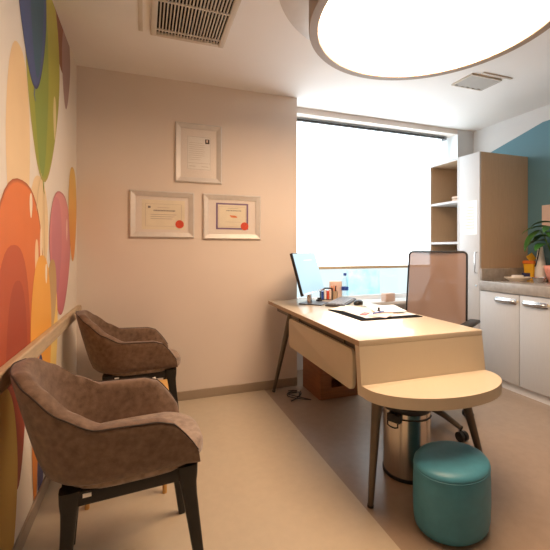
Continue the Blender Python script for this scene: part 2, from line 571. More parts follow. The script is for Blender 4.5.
blind = thing('roller_blind', 'white roller blind over the window, its fabric made to emit the daylight', 'blind', (2.24, 3.33, 1.02))
b = B(); box(b, 1.285, 3.185, 3.330, 3.333, 1.035, 2.462)
obj('blind_fabric', b, M['blind'], blind, False)
b = B(); box(b, 1.285, 3.185, 3.320, 3.342, 1.005, 1.036, bevel=0.005)
o = obj('bottom_bar', b, M['bar_beige'], blind); o['label'] = 'beige bottom bar'
b = B(); box(b, 1.285, 3.20, 3.300, 3.36, 2.462, 2.478, bevel=0.003)
o = obj('head_rail', b, M['brown_cover'], blind); o['label'] = 'dark head rail'
b = B(); box(b, 3.20, 3.24, 3.305, 3.355, 2.455, 2.485, bevel=0.004)
obj('bracket', b, M['grey_plastic'], blind)

b = B(); box(b, 2.55, 3.05, 4.3, 4.36, 0.0, 0.93, bevel=0.01)
tag(obj('outdoor_panel', b, M['cyan_panel']), 'pale turquoise panel outdoors seen through the glass below the blind', 'panel')

# ------------------------------------------------------------------ ceiling lamp and vents
LX, LY, LZ, LR = 1.318, 1.435, 2.30, 0.60
lamp = thing('ceiling_lamp', 'large round drum ceiling lamp with glowing white diffuser and taupe rim', 'lamp', (LX, LY, LZ))
b = B(); lathe(b, [(LR - 0.055, 0.016), (LR - 0.045, 0.0), (LR - 0.004, 0.0), (LR, 0.004), (LR, 0.235), (LR - 0.03, 0.245), (LR - 0.055, 0.02)], (LX, LY, LZ), 96, caps=False)
obj('drum', b, M['taupe_drum'], lamp)
b = B(); lathe(b, [(LR - 0.0535, 0.003), (LR - 0.0535, 0.03)], (LX, LY, LZ), 96)
obj('diffuser', b, M['lamp_glow'], lamp, False)
b = B(); lathe(b, [(0.75, 0.215), (0.76, 0.22), (0.76, 0.249)], (LX, LY, LZ), 96)
o = obj('ceiling_plate', b, M['plate_silver'], lamp); o['label'] = 'wider satin silver plate against the ceiling'

v = thing('ceiling_vent', 'large slatted air grille in the ceiling above the certificates', 'vent', (0.24, 2.1, 2.53))
vx0, vx1, vy0, vy1 = 0.03, 0.485, 1.76, 2.41
b = B()
box(b, vx0, vx0 + 0.035, vy0, vy1, 2.532, 2.55, 0.003); box(b, vx1 - 0.035, vx1, vy0, vy1, 2.532, 2.55, 0.003)
box(b, vx0 + 0.035, vx1 - 0.035, vy1 - 0.03, vy1, 2.532, 2.55, 0.003); box(b, vx0 + 0.035, vx1 - 0.035, vy0, vy0 + 0.03, 2.532, 2.55, 0.003)
obj('frame', b, M['vent'], v)
b = B(); box(b, vx0 + 0.03, vx1 - 0.03, vy0 + 0.02, vy1 - 0.02, 2.547, 2.5495)  # near-black sheet stands in for the shade behind the slats
o = obj('shade_sheet', b, M['gap_shade'], v, False); o['label'] = 'black sheet painted as the shade behind the slats'
b = B()
n = 20
for k in range(n):
    x = vx0 + 0.05 + (vx1 - vx0 - 0.10) * k / (n - 1)
    box(b, x - 0.0036, x + 0.0036, vy0 + 0.03, vy1 - 0.03, 2.534, 2.546)
for y in (2.335, 2.06, 1.86):
    box(b, vx0 + 0.035, vx1 - 0.035, y - 0.006, y + 0.006, 2.533, 2.540)
obj('grille', b, M['vent'], v, False)
b = B(); box(b, vx0 - 0.07, vx0 - 0.045, vy0, vy1 + 0.0, 2.546, 2.55, 0.001)
obj('access_strip', b, M['vent'], v)

v = thing('ceiling_vent', 'small louvred vent in the ceiling to the right of the round lamp', 'vent', (2.5, 2.25, 2.53))
b = B()
box(b, 2.35, 2.66, 2.15, 2.162, 2.538, 2.55); box(b, 2.35, 2.66, 2.338, 2.35, 2.538, 2.55)
box(b, 2.35, 2.362, 2.162, 2.338, 2.538, 2.55); box(b, 2.648, 2.66, 2.162, 2.338, 2.538, 2.55)
obj('frame', b, M['vent'], v, False)
b = B()
for k in range(5):
    x = 2.378 + 0.058 * k
    prism(b, [(x, 2.5485), (x + 0.05, 2.536), (x + 0.052, 2.539), (x + 0.003, 2.5495)], lambda a, c, d: (a, d, c), 2.162, 2.338)
obj('louvres', b, M['louvre'], v, False)
b = B(); box(b, 2.42, 2.72, 2.105, 2.125, 2.543, 2.55, 0.002)
obj('slot_trim', b, M['vent'], v)

# ------------------------------------------------------------------ framed certificates on the back wall
YC = YB


def certificate(x0, x1, z0, z1, label, dx0, dx1, dz0, dz1, kind):
    t = thing('framed_certificate', label, 'certificate', ((x0 + x1) / 2, YC, z0), 'framed certificates on the back wall')
    fw = 0.042
    b = B()
    o_ = [(x0, z0), (x1, z0), (x1, z1), (x0, z1)]
    i_ = [(x0 + fw, z0 + fw), (x1 - fw, z0 + fw), (x1 - fw, z1 - fw), (x0 + fw, z1 - fw)]
    m_ = [(x0 + 0.008, z0 + 0.008), (x1 - 0.008, z0 + 0.008), (x1 - 0.008, z1 - 0.008), (x0 + 0.008, z1 - 0.008)]
    rs = [[b.verts.new((x, YC - d, z)) for x, z in pts] for pts, d in ((o_, 0.0), (o_, 0.016), (m_, 0.022), (i_, 0.012), (i_, 0.004))]
    for p, q in zip(rs, rs[1:]):
        for k in range(4):
            b.faces.new((p[k], p[(k + 1) % 4], q[(k + 1) % 4], q[k]))
    obj('frame', b, M['frame_silver'], t, False)
    b = B(); box(b, x0 + fw - 0.002, x1 - fw + 0.002, YC - 0.006, YC - 0.002, z0 + fw - 0.002, z1 - fw + 0.002)
    obj('mount', b, M['mat_board'], t, False)
    b = B(); box(b, dx0, dx1, YC - 0.0072, YC - 0.006, dz0, dz1)
    doc = obj('document', b, M['paper'] if kind == 'a' else M['paper_cream'], t, False)
    W, Hh = dx1 - dx0, dz1 - dz0
    def bar(bm, u0, u1, v0, v1, dep=0.0078, mi=0):
        box(bm, dx0 + W * u0, dx0 + W * u1, YC - dep, YC - 0.0071, dz0 + Hh * v0, dz0 + Hh * v1, mi=mi)
    b = B()
    rnd = random.Random(len(label))
    if kind == 'a':
        for k in range(9):
            bar(b, 0.08, 0.08 + rnd.uniform(0.45, 0.84), 0.80 - k * 0.062, 0.806 - k * 0.062, mi=1)
        for u0, u1, v0, v1 in ((0.02, 0.98, 0.985, 0.992), (0.02, 0.98, 0.015, 0.022), (0.02, 0.03, 0.02, 0.99), (0.97, 0.98, 0.02, 0.99), (0.02, 0.98, 0.2, 0.206), (0.08, 0.35, 0.10, 0.11), (0.6, 0.9, 0.10, 0.11)):
            bar(b, u0, u1, v0, v1, mi=1)
        obj('print', b, [M['ink'], M['ink_light']], doc, False)
        b = B(); bar(b, 0.76, 0.94, 0.80, 0.935); bar(b, 0.81, 0.88, 0.84, 0.92, 0.0084, 1)
        obj('portrait_photo', b, [M['black_plastic'], M['paper_pink']], doc, False)
    else:
        for u0, u1, v0, v1 in ((0.08, 0.92, 0.86, 0.866), (0.08, 0.92, 0.11, 0.116), (0.08, 0.086, 0.11, 0.866), (0.914, 0.92, 0.11, 0.866)):
            bar(b, u0, u1, v0, v1, mi=1)
        if kind == 'b':
            x = 0.27
            while x < 0.76:
                w = rnd.uniform(0.014, 0.03)
                bar(b, x, x + w, 0.62, 0.665); x += w + 0.010
            x = 0.36
            while x < 0.64:
                bar(b, x, x + 0.012, 0.735, 0.755, mi=1); x += 0.02
            for k in range(3):
                bar(b, 0.2, 0.8 - 0.05 * k, 0.50 - 0.07 * k, 0.515 - 0.07 * k, mi=1)
            bar(b, 0.14, 0.20, 0.72, 0.79)
        else:
            x = 0.32
            while x < 0.75:
                w = rnd.uniform(0.02, 0.04)
                bar(b, x, x + w, 0.70, 0.735); x += w + 0.018
            bar(b, 0.36, 0.68, 0.80, 0.812, mi=1); bar(b, 0.28, 0.76, 0.28, 0.288, mi=1)
        obj('print', b, [M['ink'], M['ink_light']], doc, False)
        if kind == 'c':
            b = B()
            for u0, u1, v0, v1 in ((0, 1, 0.94, 1), (0, 1, 0, 0.06), (0, 0.055, 0.06, 0.94), (0.945, 1, 0.06, 0.94)):
                bar(b, u0, u1, v0, v1)
            obj('border', b, M['purple'], doc, False)
            b = B(); prism(b, [(dx0 + W * u, dz0 + Hh * v_) for u, v_ in ((0.42, 0.52), (0.44, 0.55), (0.48, 0.535), (0.56, 0.535), (0.63, 0.51), (0.66, 0.46), (0.58, 0.45), (0.47, 0.46))], lambda a, c, d: (a, YC - d, c), 0.0071, 0.008)
            obj('emblem', b, M['orange_ink'], doc, False)
        b = B()
        if kind == 'b':
            cx, cz, r = dx0 + W * 0.875, dz0 + Hh * 0.19, 0.032
        else:
            cx, cz, r = dx0 + W * 0.885, dz0 + Hh * 0.13, 0.033
        prism(b, [(cx + r * (1 + 0.03 * (k % 2)) * math.cos(2 * PI * k / 36), cz + r * (1 + 0.03 * (k % 2)) * math.sin(2 * PI * k / 36)) for k in range(36)], lambda a, c, d: (a, YC - d, c), 0.0071, 0.0095)
        o = obj('seal', b, M['red_seal'], doc, False); o['label'] = 'round red seal'
    b = B(); box(b, x0 + fw, x1 - fw, YC - 0.0125, YC - 0.0115, z0 + fw, z1 - fw)
    obj('glass', b, M['picture_glass'], t, False)


certificate(0.222, 0.594, 1.742, 2.217, 'upright silver framed certificate with a small photo, above the other two', 0.315, 0.504, 1.847, 2.117, 'a')
certificate(-0.114, 0.370, 1.296, 1.660, 'wide silver framed certificate with parchment sheet and red seal, left of the lower pair', -0.027, 0.297, 1.360, 1.591, 'b')
certificate(0.441, 0.928, 1.289, 1.659, 'wide silver framed certificate with a purple border and red corner seal', 0.547, 0.820, 1.371, 1.589, 'c')

# ------------------------------------------------------------------ tub armchairs


def ustep(x, xs, ys):
    if x <= xs[0]:
        return ys[0]
    for i in range(len(xs) - 1):
        if x <= xs[i + 1]:
            t = (x - xs[i]) / (xs[i + 1] - xs[i])
            t = t * t * (3 - 2 * t) * 0.5 + t * 0.5
            return ys[i] + (ys[i + 1] - ys[i]) * t
    return ys[-1]


def upath(q, w, xf, bk):
    """q 0 (front of arm) .. 1 (centre back), one half; returns x, y"""
    L1 = xf + 0.05
    L2 = 1.35 * (w + bk) / 2 + 0.1
    s = q * (L1 + L2)
    if s < L1:
        return xf - s, w
    a = (s - L1) / L2 * PI / 2
    ex = 2 / 2.4
    return -0.05 - (bk - 0.05) * math.sin(a) ** ex, w * math.cos(a) ** ex if math.cos(a) > 1e-6 else 0.0


SEAT_Z = 0.445
WS = 0.78          # width factor of the tub


def make_armchair(label, group):
    t = thing('tub_armchair', label, 'armchair', group=group, local=True)
    # shell
    b = B()
    N = 44
    cols = []
    rimpts = []
    for i in range(2 * N + 1):
        s = i / N - 1
        q = 1 - abs(s)
        sg = 1 if s < 0 else -1
        h = ustep(q, (0, 0.04, 0.09, 0.16, 0.40, 0.54, 0.70, 0.84, 1.0), (0.50, 0.565, 0.615, 0.632, 0.640, 0.690, 0.762, 0.805, 0.814))
        f = (h - SEAT_Z) / 0.40
        th = ustep(q, (0, 0.12, 0.5, 1.0), (0.030, 0.055, 0.058, 0.055))
        col = []
        def pt(k, off):
            # k: 0 bottom .. 1 top, off inward
            z = SEAT_Z + (h - SEAT_Z) * k
            g = (z - SEAT_Z) / 0.40
            w = WS * (0.268 + 0.05) - WS * 0.05 + WS * 0.05 * min(1, g * 1.7) ** 0.8 - off
            bk = 0.262 + 0.108 * g ** 0.9 - off
            xf = 0.238 - 0.075 * g - off * 0.2
            x, y = upath(q, w, xf, bk)
            return (x, y * sg, z)
        bottom_in = 0.03
        col.append(pt(0.0, 0.05)); col.append(pt(0.0, 0.018)); col.append(pt(0.06, 0.004))
        for k in (0.2, 0.4, 0.6, 0.8, 0.93):
            col.append(pt(k, 0.0))
        col.append(pt(0.985, 0.006)); col.append(pt(1.0, 0.02)); col.append(pt(1.0, th - 0.016)); col.append(pt(0.975, th - 0.003))
        for k in (0.85, 0.6, 0.35, 0.12):
            col.append(pt(k, th + 0.006 * (1 - k)))
        cols.append(col)
        p = pt(0.985, 0.004); p = (p[0], p[1], p[2] + 0.001)
        rimpts.append(p)
    vs = [[b.verts.new(p) for p in c] for c in cols]
    m = len(vs[0])
    for a, c in zip(vs, vs[1:]):
        for k in range(m - 1):
            b.faces.new((a[k], c[k], c[k + 1], a[k + 1]))
        b.faces.new((a[m - 1], c[m - 1], c[0], a[0]))
    b.faces.new(vs[0]); b.faces.new(list(reversed(vs[-1])))
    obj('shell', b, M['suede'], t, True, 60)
    b = B(); tube(b, rimpts, 0.0026, 6)
    o = obj('piping', b, M['piping'], t); o['label'] = 'dark piping along the outer rim'
    # seat cushion: rounded D, domed
    b = B()
    rings = []
    def seat_out(k):
        a = 2 * PI * k / 56
        c, s = math.cos(a), math.sin(a)
        ex = 2 / 3.4
        x = 0.027 + 0.227 * math.copysign(abs(c) ** ex, c)
        y = 0.255 * WS * math.copysign(abs(s) ** ex, s)
        if c > 0:
            x += 0.03 * (1 - (y / (0.255 * WS)) ** 2)
        return x, y
    for sc, z in ((0.88, 0.425), (0.97, 0.428), (1.0, 0.44), (1.0, 0.46), (0.97, 0.479), (0.90, 0.490), (0.7, 0.499), (0.4, 0.503), (0.1, 0.504)):
        rings.append([((x - 0.027) * sc + 0.027, y * sc, z) for x, y in (seat_out(k) for k in range(56))])
    loft(b, rings)
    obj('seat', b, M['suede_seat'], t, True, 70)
    # apron frame
    b = B()
    x0, x1, w = -0.200, 0.222, 0.187
    box(b, x0, x1, w - 0.028, w, 0.385, 0.432, 0.004); box(b, x0, x1, -w, -w + 0.028, 0.385, 0.432, 0.004)
    box(b, x1 - 0.028, x1, -w + 0.028, w - 0.028, 0.385, 0.432, 0.004); box(b, x0, x0 + 0.028, -w + 0.028, w - 0.028, 0.385, 0.432, 0.004)
    obj('apron', b, M['black_wood'], t)
    b = B(); box(b, x0 + 0.028, x1 - 0.028, -w + 0.028, w - 0.028, 0.418, 0.43)
    obj('seat_base', b, M['black_wood'], t, False)
    b = B(); box(b, -0.135, -0.11, -w - 0.003, -w + 0.001, 0.412, 0.424)
    o = obj('care_tag', b, M['paper'], t, False); o['label'] = 'tiny white tag under the shell'
    for sx, sy in ((1, 1), (1, -1), (-1, 1), (-1, -1)):
        b = B()
        tx = x1 - 0.026 if sx > 0 else x0 + 0.028
        fx = 0.246 if sx > 0 else -0.195
        rr = []
        for z, g, hw in ((z_, g_, h_ * (1.0 if sx > 0 else 0.85)) for z_, g_, h_ in ((0.436, 0.0, 0.037), (0.40, 0.03, 0.035), (0.37, 0.08, 0.029), (0.33, 0.18, 0.0255), (0.2, 0.52, 0.021), (0.012, 1.0, 0.0155), (0.0, 1.0, 0.014))):
            cx = tx + (fx - tx) * g
            cy = sy * (w - 0.022 + 0.04 * g)
            rr.append([(cx + a, cy + c, z) for a, c in round_rect(-hw, hw, -hw * 0.85, hw * 0.85, hw * 0.45, 3)])
        loft(b, list(reversed(rr)))
        obj('leg', b, M['black_wood'], t)
    return t


def copy_tree(o, parent=None):
    c = o.copy(); COL.objects.link(c)
    if parent is not None:
        c.parent = parent
    for ch in list(o.children):
        copy_tree(ch, c)
    return c


chair = make_armchair('brown suede tub armchair in the foreground, nearest the camera', 'tub armchairs along the mural wall')
chair.location = (-0.07, 1.505, 0)
chair.rotation_euler.z = math.radians(5)
c2 = copy_tree(chair)
c2['label'] = 'brown suede tub armchair in the corner under the certificates'
c2.location = (-0.055, 2.625, 0)
c2.rotation_euler.z = math.radians(4)

# side table between the armchairs
t = thing('side_table', 'small honey-coloured wooden side table between the two armchairs', 'table', (-0.08, 1.99, 0))
b = B(); box(b, -0.28, 0.115, 1.88, 2.14, 0.455, 0.48, 0.004)
obj('table_top', b, M['table_wood'], t)
for x in (-0.255, 0.09):
    for y in (1.90, 2.12):
        b = B(); tube(b, [(x, y, 0.0), (x, y, 0.455)], [0.011, 0.016], 10)
        obj('leg', b, M['table_wood'], t)
b = B()
loft(b, [[(0.0, 2.045, 0.48), (0.06, 2.06, 0.48), (0.058, 2.064, 0.48), (-0.002, 2.049, 0.48)], [(0.02, 2.075, 0.512), (0.05, 2.082, 0.518), (0.049, 2.084, 0.517), (0.019, 2.077, 0.511)],
         [(0.015, 2.10, 0.481), (0.065, 2.105, 0.481), (0.065, 2.107, 0.48), (0.014, 2.102, 0.48)]])
tag(obj('paper_tent', b, M['paper'], None, False), 'small folded white paper standing on the wooden side table', 'paper')

# ------------------------------------------------------------------ desk
DX0, DX1, DY0, DY1, DZ = 0.955, 1.708, 1.512, 2.965, 0.77
desk = thing('desk', 'beige office desk with a lower half-round visitor shelf on splayed taupe legs', 'desk', (1.34, 2.2, 0))
b = B(); box(b, DX0, DX1, DY0, DY1, DZ - 0.028, DZ, 0.0015)
for f in b.faces:
    if abs(f.normal.z) < 0.5 if f.normal.length else False:
        f.material_index = 0
obj('desktop', b, M['desk_top'], desk)
b = B(); box(b, DX0 - 0.002, DX0, DY0, DY1, DZ - 0.027, DZ - 0.001)
o = obj('edge_band', b, M['desk_edge'], desk, False)
ZL = 0.565
b = B()
prism(b, [(DY0 + 0.0, DZ - 0.0285), (DY0 - 0.026, ZL - 0.052), (DY0 + 0.012, ZL - 0.052), (DY0 + 0.038, DZ - 0.0285)], lambda a, c, d: (d, a, c), DX0, DX1)
obj('end_panel', b, M['desk'], desk, False)
b = B()
cx, hw = (DX0 + DX1) / 2 - 0.002, (DX1 - DX0) / 2 - 0.003
y0 = DY0 - 0.022
poly = [(cx + hw * math.cos(a), y0 - 0.03 - 0.222 * math.sin(a)) for a in [PI * k / 48 for k in range(49)]] + [(cx - hw, y0), (cx + hw, y0)]
prism(b, poly, lambda a, c, d: (a, c, d), ZL - 0.052, ZL, bevel=0.002)
obj('half_round_shelf', b, M['desk'], desk, True, 50)
b = B(); prism(b, round_rect(1.625, 2.55, 0.487, 0.695, 0.035), lambda a, c, d: (d, a, c), 0.985, 1.003, bevel=0.002)
obj('modesty_panel', b, M['desk'], desk, True, 50)
b = B()
box(b, 1.012, 1.05, 1.58, 2.90, 0.69, 0.741); box(b, 1.56, 1.60, 1.58, 2.90, 0.69, 0.741)
box(b, 1.05, 1.56, 2.56, 2.60, 0.69, 0.741); box(b, 1.05, 1.56, 1.58, 1.62, 0.69, 0.741)
box(b, 1.004, 1.012, 1.75, 1.80, 0.60, 0.741); box(b, 1.004, 1.012, 2.40, 2.45, 0.60, 0.741)
obj('underframe', b, M['metal_taupe'], desk, False)
for p, q in (((1.02, 2.585, 0.741), (0.995, 2.945, 0.0)), ((1.60, 2.585, 0.741), (1.67, 2.945, 0.0)),
             ((1.055, 1.55, 0.56), (0.993, 1.475, 0.0)), ((1.50, 1.55, 0.56), (1.69, 1.47, 0.0))):
    if p[2] < 0.7:
        p = (p[0], p[1], 0.513)
        if p[0] > 1.2:
            p = (1.515, 1.46, 0.513)
        else:
            p = (1.012, 1.45, 0.513)
    b = B(); pv, qv = Vector(p), Vector(q)
    tube(b, [qv + (pv - qv) * 0.02, pv], [0.0135, 0.024], 14)
    lg = obj('leg', b, M['metal_taupe'], desk)
    b = B(); tube(b, [qv, qv + (pv - qv) * 0.022], [0.0145, 0.015], 14)
    o = obj('foot_cap', b, M['black_plastic'], None)
    o.parent = lg
    o.location = Vector(o.location)
    o['label'] = 'black foot cap'

desk.rotation_euler.z = math.radians(-1.2)
desk.location = Vector(desk.location) + Vector((0.0145, -0.008, 0))

# ------------------------------------------------------------------ things on the desk
# monitor, facing right-front, leaning back
mon = thing('monitor', 'slim computer monitor with a pale blue lit screen, leaning back', 'monitor', (1.285, 2.685, DZ), local=True)
mon.rotation_euler.z = math.radians(-46 + 0)    # local +X is the way the screen faces
b = B(); box(b, -0.10, 0.09, -0.10, 0.10, 0.0, 0.008, 0.003)
obj('base_plate', b, M['dark_grey'], mon)
b = B(); tube(b, [(-0.045, 0, 0.006), (-0.05, 0, 0.10), (-0.075, 0, 0.20)], [0.02, 0.018, 0.016], 12)
obj('post', b, M['chrome'], mon)
tilt = Matrix.Translation((0.0, 0, 0.085)) @ Matrix.Rotation(math.radians(-16), 4, 'Y')
b = B(); box(b, -0.022, 0.0, -0.245, 0.245, 0, 0.335, 0.004); move(b, tilt)
casing = obj('casing', b, M['black_plastic'], mon)
b = B(); box(b, 0.0, 0.0015, -0.238, 0.238, 0.016, 0.328); move(b, tilt)
scr = obj('screen', b, M['screen'], mon, False)
b = B(); box(b, 0.0016, 0.002, -0.06, 0.12, 0.268, 0.276); move(b, tilt)
o = bpy.data.objects.new('screen_text', None)
bpy.data.objects.remove(o)
o = obj('screen_text', b, M['screen_text'], None, False); o.parent = mon
b = B(); box(b, 0.0016, 0.003, -0.238, 0.238, 0.0, 0.016); move(b, tilt)
obj('chin_bar', b, M['chrome'], mon, False)

# keyboard
kb = thing('keyboard', 'grey computer keyboard lying behind the mouse on the desk', 'keyboard', (1.50, 2.635, DZ), local=True)
kb.rotation_euler.z = math.radians(47)
b = B(); box(b, -0.225, 0.225, -0.075, 0.075, 0.0, 0.016, 0.004)
obj('case', b, M['dark_grey'], kb)
b = B()
for r in range(5):
    for c in range(15):
        x = -0.212 + c * 0.0285
        y = -0.064 + r * 0.0262
        box(b, x, x + 0.024, y, y + 0.022, 0.016, 0.0235)
obj('keys', b, M['grey_plastic'], kb, False)
# mouse
b = B(); lathe(b, [(0.9, 0), (1.0, 0.010), (0.95, 0.020), (0.75, 0.031), (0.4, 0.037), (0.1, 0.038)], (1.585, 2.52, DZ), 28, sx=0.055, sy=0.033, rot=math.radians(35))
ms = tag(obj('computer_mouse', b, M['black_plastic']), 'black computer mouse on the desk in front of the keyboard', 'mouse')
# desk blotter and papers
b = B()
blp = [(1.235, 2.36), (1.235, 1.925), (1.68, 1.915), (1.70, 2.40)]
prism(b, blp, lambda a, c, d: (a, c, d), DZ, DZ + 0.0042)
bl = tag(obj('desk_blotter', b, M['felt'], None, False), 'black desk blotter under the loose papers on the desk', 'blotter')
def sheet(cx, cy, w, h, rot, z, m, name, label, cat='paper', group='loose sheets on the desk', curl=0.0):
    b = B()
    nx = 6
    rows = []
    for i in range(nx + 1):
        x = -w / 2 + w * i / nx
        zz = z + curl * (i / nx) ** 3
        rows.append([b.verts.new((cx + x * math.cos(rot) - y * math.sin(rot), cy + x * math.sin(rot) + y * math.cos(rot), q))
                     for y, q in ((-h / 2, zz), (h / 2, zz), (h / 2, zz + 0.0008), (-h / 2, zz + 0.0008))])
    for p, q in zip(rows, rows[1:]):
        for k in range(4):
            b.faces.new((p[k], p[(k + 1) % 4], q[(k + 1) % 4], q[k]))
    b.faces.new(rows[0]); b.faces.new(list(reversed(rows[-1])))
    o = obj(name, b, m, None, False)
    return tag(o, label, cat, group)
sheet(1.49, 2.165, 0.38, 0.375, 0.0, DZ + 0.0045, M['paper'], 'paper_sheet', 'large white paper covering most of the black blotter')
sheet(1.40, 2.28, 0.21, 0.297, 0.5, DZ + 0.0062, M['paper_cream'], 'paper_sheet', 'cream paper at the far left of the blotter', curl=0.006)
sheet(1.60, 2.20, 0.21, 0.297, -0.35, DZ + 0.0135, M['paper'], 'paper_sheet', 'white paper on top at the right of the blotter', curl=0.008)
sheet(1.46, 2.04, 0.21, 0.12, 0.65, DZ + 0.0083, M['paper_pink'], 'leaflet', 'small pinkish leaflet near the front of the blotter', 'leaflet', None)
b = B(); box(b, -0.05, 0.05, -0.02, 0.02, 0, 0.003); move(b, Matrix.Translation((1.37, 2.10, DZ + 0.0072)) @ Matrix.Rotation(0.7, 4, 'Z'))
tag(obj('card', b, M['red_seal'], None, False), 'small red card among the papers on the desk', 'card')
b = B(); tube(b, [(1.40, 2.05, DZ + 0.017), (1.52, 2.10, DZ + 0.017)], [0.004, 0.0045], 8)
tag(obj('pen', b, M['blue_plastic']), 'thin blue pen lying on the papers on the desk', 'pen')
# rubber stamp
b = B(); lathe(b, [(0.012, 0), (0.012, 0.008), (0.006, 0.012), (0.007, 0.02), (0.009, 0.027), (0.004, 0.031)], (1.50, 2.13, DZ + 0.009), 14)
tag(obj('rubber_stamp', b, M['brown_cover']), 'tiny dark knobbed stamp standing on the papers', 'stamp')
# wire organizer with notes
org = thing('desk_organizer', 'small black desk organizer holding coloured note pads behind the keyboard', 'organizer', (1.485, 2.88, DZ))
def rbox(bm, c, rot, hx, hy, z0, z1, mi=0, bev=0):
    bb = B(); box(bb, -hx, hx, -hy, hy, z0, z1, bev, mi)
    move(bb, Matrix.Translation(c) @ Matrix.Rotation(rot, 4, 'Z'))
    me = bpy.data.meshes.new('tmp'); bb.to_mesh(me); bb.free(); bm.from_mesh(me); bpy.data.meshes.remove(me)
oc = (1.485, 2.875, DZ); orot = math.radians(-19.4)
b = B()
for dx in (-0.05, 0.05):
    for dy in (-0.03, 0.03):
        bb = Matrix.Rotation(orot, 4, 'Z') @ Vector((dx, dy, 0))
        rbox(b, (oc[0] + bb.x, oc[1] + bb.y, DZ), orot, 0.003, 0.003, 0, 0.10)
rbox(b, oc, orot, 0.053, 0.033, 0, 0.004); 
for dy in (-0.032, 0.032):
    bb = Matrix.Rotation(orot, 4, 'Z') @ Vector((0, dy, 0))
    rbox(b, (oc[0] + bb.x, oc[1] + bb.y, DZ), orot, 0.053, 0.002, 0.094, 0.10)
obj('rack', b, M['black_plastic'], org, False)
for dx, m_, h in ((-0.034, 'blue_plastic', 0.07), (-0.012, 'paper', 0.085), (0.012, 'red_seal', 0.075), (0.032, 'paper_pink', 0.085)):
    bb = Matrix.Rotation(orot, 4, 'Z') @ Vector((dx, 0, 0))
    b = B(); rbox(b, (oc[0] + bb.x, oc[1] + bb.y, DZ), orot, 0.008, 0.027, 0.004, h)
    o = obj('note_pad', b, M[m_], org, False)
    o['label'] = {'blue_plastic': 'blue note pad', 'paper': 'white note pad', 'red_seal': 'red note pad', 'paper_pink': 'pink note pad'}[m_]
# small black clip thing near monitor base
b = B(); rbox(b, (1.36, 2.76, DZ), 0.4, 0.022, 0.016, 0.0, 0.022, bev=0.004); rbox(b, (1.36, 2.76, DZ), 0.4, 0.012, 0.009, 0.022, 0.035, bev=0.002)
tag(obj('stapler', b, M['black_plastic']), 'small black desk gadget between monitor foot and keyboard', 'stapler')
# pen cup
pc = thing('pen_cup', 'brown pen cup with orange and red pens beside the white box', 'cup', (1.57, 2.88, DZ))
b = B(); lathe(b, [(0.028, 0.0), (0.030, 0.07), (0.027, 0.07), (0.025, 0.004)], (1.57, 2.88, DZ), 24)
obj('cup', b, M['cab_tan'], pc)
for k, (dx, dy, m_) in enumerate(((-0.016, 0.0, 'orange_plastic'), (0.012, 0.006, 'red_seal'), (0.0, -0.012, 'black_plastic'), (0.004, 0.014, 'orange_plastic'))):
    b = B(); tube(b, [(1.57 + dx * 0.5, 2.88 + dy * 0.5, DZ + 0.006), (1.57 + dx * 1.7, 2.88 + dy * 1.7, DZ + 0.115)], 0.0045, 8)
    o = obj('pen', b, M[m_], pc)
# white box
b = B(); rbox(b, (1.61, 2.935, DZ), math.radians(-14), 0.055, 0.02, 0, 0.15, bev=0.002)
tag(obj('carton', b, M['paper_pink'], None), 'pale pinkish white carton behind the pen cup on the desk', 'box')
# water bottle (on the sill corner of the desk)
wb = thing('water_bottle', 'clear water bottle with blue cap and blue label by the window', 'bottle', (1.70, 2.86, DZ))
wx, wy = 1.665, 2.865
b = B(); lathe(b, [(0.028, 0), (0.031, 0.004), (0.031, 0.13), (0.029, 0.145), (0.018, 0.18), (0.012, 0.195), (0.012, 0.205)], (wx, wy, DZ), 28)
obj('body', b, M['glass_clear'], wb)
b = B(); lathe(b, [(0.014, 0.204), (0.014, 0.224), (0.012, 0.227)], (wx, wy, DZ), 20)
obj('cap', b, M['blue_plastic'], wb)
b = B(); lathe(b, [(0.0316, 0.075), (0.0316, 0.105)], (wx, wy, DZ), 28, caps=False)
obj('bottle_label', b, M['blue_plastic'], wb)
# small box on the sill
b = B(); rbox(b, (2.42, 3.27, SILL), 0.2, 0.07, 0.035, 0, 0.085, bev=0.006)
tag(obj('tissue_box', b, M['paper_pink'], None), 'pale pink tissue box on the window sill behind the office chair', 'box')

# ------------------------------------------------------------------ office chair
oc = thing('office_chair', 'swivel office chair with a brown mesh back behind the desk', 'office chair', (1.865, 2.11, 0), local=True)
OCR = math.radians(210)                        # local +X is the way the chair faces
oc.rotation_euler.z = OCR
b = B(); lathe(b, [(0.05, 0.07), (0.055, 0.085), (0.05, 0.125), (0.028, 0.14), (0.028, 0.40)], (0, 0, 0), 20)
obj('column', b, M['dark_grey'], oc)
for k in range(5):
    a = math.radians(-90 + 72 * k + 2) - OCR
    d = Vector((math.cos(a), math.sin(a), 0))
    b = B(); tube(b, [d * 0.03 + Vector((0, 0, 0.115)), d * 0.18 + Vector((0, 0, 0.105)), d * 0.315 + Vector((0, 0, 0.078))], [0.026, 0.021, 0.015], 10)
    lg = obj('base_arm', b, M['metal_taupe'], oc)
    b = B()
    n_ = Vector((-d.y, d.x, 0))
    for s in (-1, 1):
        c = d * 0.32 + n_ * 0.016 * s
        tube(b, [c + Vector((0, 0, 0.03)) - n_ * 0.011, c + Vector((0, 0, 0.03)) + n_ * 0.011], 0.03, 18)
    tube(b, [d * 0.318 + Vector((0, 0, 0.03)) - n_ * 0.006, d * 0.318 + Vector((0, 0, 0.03)) + n_ * 0.006], 0.022, 12)
    tube(b, [d * 0.31 + Vector((0, 0, 0.05)), d * 0.31 + Vector((0, 0, 0.082))], 0.008, 8)
    cs = obj('caster', b, M['black_plastic'], None)
    cs.parent = lg
b = B()
rings = []
